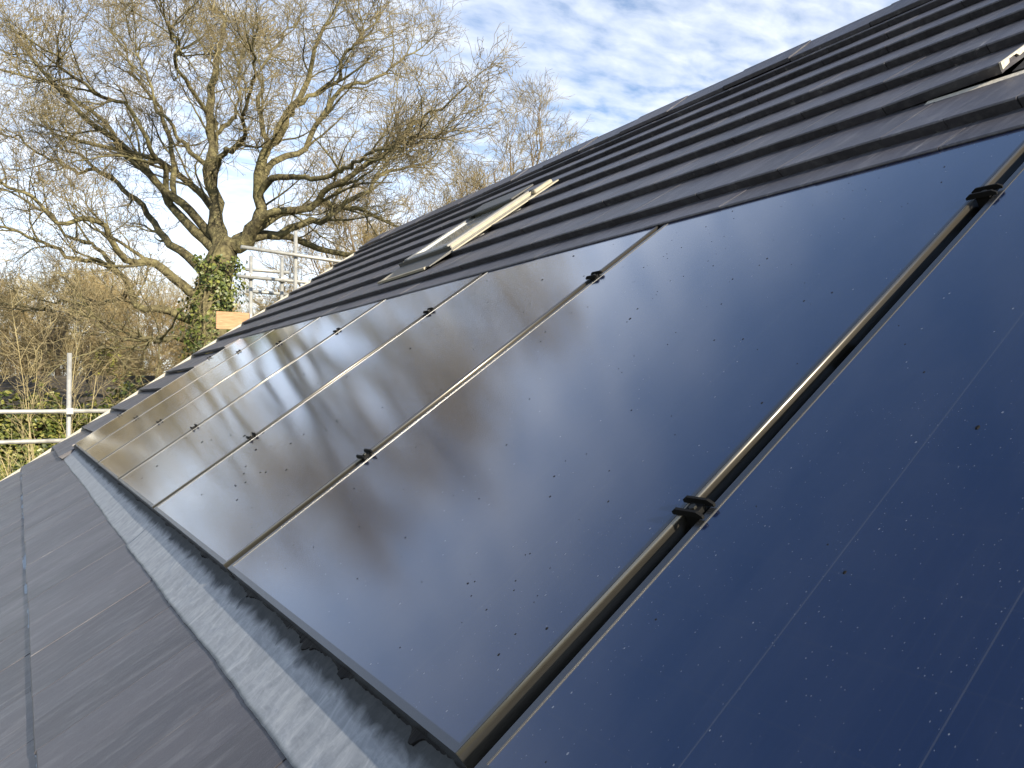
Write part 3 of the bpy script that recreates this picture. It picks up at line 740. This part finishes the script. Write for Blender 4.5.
# leafy hedges
def bush(px, D, w, d, h0, h1, n, label, mat_, seed, name='ivy_hedge', cat='hedge', tilt=0, leaf=.05):
    rs = np.random.default_rng(seed); c = at(px, 398, D); c[2] = 0
    th = rs.random(n)*2*PI; ph = np.arccos(1-2*rs.random(n)*.98)
    dr = np.stack([np.sin(ph)*np.cos(th), np.sin(ph)*np.sin(th), np.cos(ph)], 1)
    lob = 1+.10*np.sin(th*5+seed)+.09*np.sin(ph*9+th*3)+.06*np.sin(th*13-ph*7)
    rr = lob*(1-.22*rs.random(n)**2)
    p = dr*rr[:, None]*np.array([w/2, d/2, (h1-h0)/2])+np.array([0, 0, (h0+h1)/2])
    ca, sa = math.cos(-YAW), math.sin(-YAW); Rt = np.array([[ca, -sa, 0], [sa, ca, 0], [0, 0, 1]]); p = p@Rt.T+c
    p[:, 2] = np.maximum(p[:, 2], .03)
    V, Fc = leaves(p, dr@Rt.T, leaf, rs)
    r_ = empty(name, c); tag(r_, label, cat)
    link('foliage', mesh('foliage', V, Fc), mat_, r_, Matrix.Identity(4))
    st = np.array([[c+np.array([.3*math.cos(a), .3*math.sin(a), -.05])+np.array([math.cos(a)*w*.13*s, math.sin(a)*d*.13*s, h1*.25*s]) for s in np.linspace(0, 3, 6)] for a in np.arange(9)*.7])
    V, Fc = tubes(st, np.tile(np.linspace(.05, .015, 6), (9, 1)), 6); link('stems', mesh('stems', V, Fc, True), BARK2, r_, Matrix.Identity(4))
HEDGE = m_leaf('hedge_leaf', (.045, .065, .016), (.115, .135, .03), (.28, .26, .07))
YELLOW = m_leaf('yellow_green_leaf', (.16, .17, .03), (.30, .30, .05), (.42, .38, .08))
bush(28, 15.5, 3.6, 2.2, -.4, 3.60, 34000, 'sunlit ivy hedge behind the scaffold rails at the left edge', HEDGE, 1)
bush(92, 16.5, 2.6, 1.8, -.4, 3.42, 20000, 'ivy hedge right of the scaffold upright, by the roof verge', HEDGE, 4)
bush(-70, 15.5, 3.6, 2.2, -.4, 3.7, 20000, 'ivy hedge mostly beyond the left edge', HEDGE, 5)
bush(131, 19, 1.9, 1.4, -.4, 4.0, 11000, 'green bush before the right end of the neighbour roof', HEDGE, 2, 'bush', 'bush')
bush(112, 27, 1.5, 1.2, 2.9, 5.6, 1800, 'thin yellow green willow growth above the neighbour roof', YELLOW, 6, 'willow_shrub', 'shrub')

# ------------------------------------------------------------------ neighbour bungalow
nb = empty('bungalow', at(40, 470, 22)*np.array([1, 1, 0])); tag(nb, 'neighbouring bungalow with a dark brown tiled roof behind the ivy hedge', 'house')
NBT = m_noise('old_brown_tiles', (.035, .03, .024), (.10, .085, .06), 5, .8, 0, .4)
c = at(40, 398, 23)*np.array([1, 1, 0]); Mx = Matrix.Translation(Vector(c)) @ Matrix.Rotation(-YAW+.06, 4, 'Z')
nr_ = MB(); w2, d2, ze, zr2 = 3.3, 2.6, 3.05, 4.28
ncs = 12
for s in (-1, 1):
    for i in range(ncs):
        f0, f1 = i/ncs, (i+1)/ncs
        y0, y1 = s*d2*(1-f0), s*d2*(1-f1); z0, z1 = ze+(zr2-ze)*f0, ze+(zr2-ze)*f1
        nr_.add([(-w2-.1, y0, z0+.03), (w2+.1, y0, z0+.03), (w2+.1, y1, z1), (-w2-.1, y1, z1), (-w2-.1, y0, z0-.02), (w2+.1, y0, z0-.02)], [(0,1,2,3), (0,4,5,1)])
nr_.build('roof', NBT, nb, Mx)
MB().tube((-w2-.12, 0, zr2), (w2+.12, 0, zr2), .09, 10).build('ridge', NBT, nb, Mx)
nw = MB().add([(x, y, z) for x in (-w2, w2) for y, z in ((-d2+.3, 0), (d2-.3, 0), (d2-.3, ze+.1), (0, zr2-.08), (-d2+.3, ze+.1))], [(0,1,2,3,4),(5,9,8,7,6),(0,5,6,1),(1,6,7,2),(2,7,8,3),(3,8,9,4),(4,9,5,0)])
nw.build('wall', BRICK, nb, Mx)
ch = MB().tube((1.55, -.3, zr2-.2), (1.55, -.3, zr2+.22), .07, 10); ch.tube((1.55, -.3, zr2+.22), (1.55, -.3, zr2+.28), .11, 10); ch.build('roof_vent', BLACK, nb, Mx)

# ------------------------------------------------------------------ ground
GRASS = m_noise('rough_grass', (.05, .06, .02), (.13, .12, .06), 1.2, .9, 0, .5)
g = MB(); nG = 40; r = np.random.default_rng(3)
xs = np.concatenate([-np.geomspace(900, 12, 14), np.linspace(-10, 10, 11), np.geomspace(12, 900, 14)])
V = [(x, y, 0) for x in xs for y in xs]; W = len(xs)
g.add(V, [(i*W+j, (i+1)*W+j, (i+1)*W+j+1, i*W+j+1) for i in range(W-1) for j in range(W-1)])
go = g.build('ground', GRASS); go['kind'] = 'structure'

# ------------------------------------------------------------------ light and sky
S_ = -ru*.91+rv*.33+rn*.275; S_ /= np.linalg.norm(S_)
el = math.asin(S_[2]); azs = math.atan2(S_[0], S_[1])
sl = bpy.data.lights.new('sun', 'SUN'); sl.energy = 5.0; sl.angle = math.radians(.5); sl.color = (1, .89, .72)
so = bpy.data.objects.new('sun', sl); col.objects.link(so)
so.rotation_euler = Vector(S_).to_track_quat('Z', 'Y').to_euler(); so.location = (0, -5, 12)
w = bpy.data.worlds.new('World'); sc.world = w; w.use_nodes = True; t = w.node_tree
bg = t.nodes['Background']; bg.inputs['Strength'].default_value = .108
sky = N(t, 'ShaderNodeTexSky', sky_type='NISHITA', sun_disc=False, sun_elevation=el, sun_rotation=azs, altitude=50)
sky.dust_density = .3; sky.air_density = 1.0; sky.ozone_density = 3.4
tc = t.nodes.new('ShaderNodeTexCoord'); sx = t.nodes.new('ShaderNodeSeparateXYZ'); t.links.new(tc.outputs['Generated'], sx.inputs[0])
zz = mul(t, mul(t, sx.outputs['Z'], .0, 'MAXIMUM'), .14, 'ADD')
cx = t.nodes.new('ShaderNodeCombineXYZ')
t.links.new(mul(t, sx.outputs['X'], zz, 'DIVIDE'), cx.inputs[0]); t.links.new(mul(t, sx.outputs['Y'], zz, 'DIVIDE'), cx.inputs[1])
mp = t.nodes.new('ShaderNodeMapping'); mp.inputs['Rotation'].default_value = (0, 0, .5); mp.inputs['Scale'].default_value = (1, 1.7, 1); t.links.new(cx.outputs[0], mp.inputs[0])
n1 = noise(t, mp.outputs[0], 9.0, 8, .54, .2); n2 = noise(t, cx.outputs[0], .75, 3, .5)
f = mul(t, mul(t, n1, .75), mul(t, n2, .55), 'ADD')
m1 = ramp(t, f, [(.46, (.05,)*3), (.62, (.44,)*3), (.84, (.85,)*3)])
lowf = ramp(t, sx.outputs['Z'], [(0, (1, 1, 1)), (.22, (.80, .80, .80)), (.40, (.0, .0, .0))])   # cloud thickens towards the horizon
high = ramp(t, sx.outputs['Z'], [(.52, (1, 1, 1)), (.70, (.10, .10, .10))])
fac = mul(t, mul(t, m1, high), mul(t, lowf, mul(t, mul(t, n1, 1.2), .1, 'ADD')), 'MAXIMUM')
ccol = ramp(t, sx.outputs['Z'], [(0, (1, 1, 1)), (.22, (.95, .96, 1)), (.38, (.64, .68, .76)), (.6, (.7, .74, .82))])
ccm = N(t, 'ShaderNodeVectorMath', operation='SCALE'); t.links.new(ccol, ccm.inputs[0]); ccm.inputs['Scale'].default_value = 8.2
cc = mix(t, fac, sky.outputs[0], ccm.outputs[0])
t.links.new(cc, bg.inputs[0])
sc.view_settings.view_transform = 'Standard'; sc.view_settings.look = 'None'; sc.view_settings.gamma = 1
sc.view_settings.exposure = 0.95
sc.cycles.max_bounces = 6
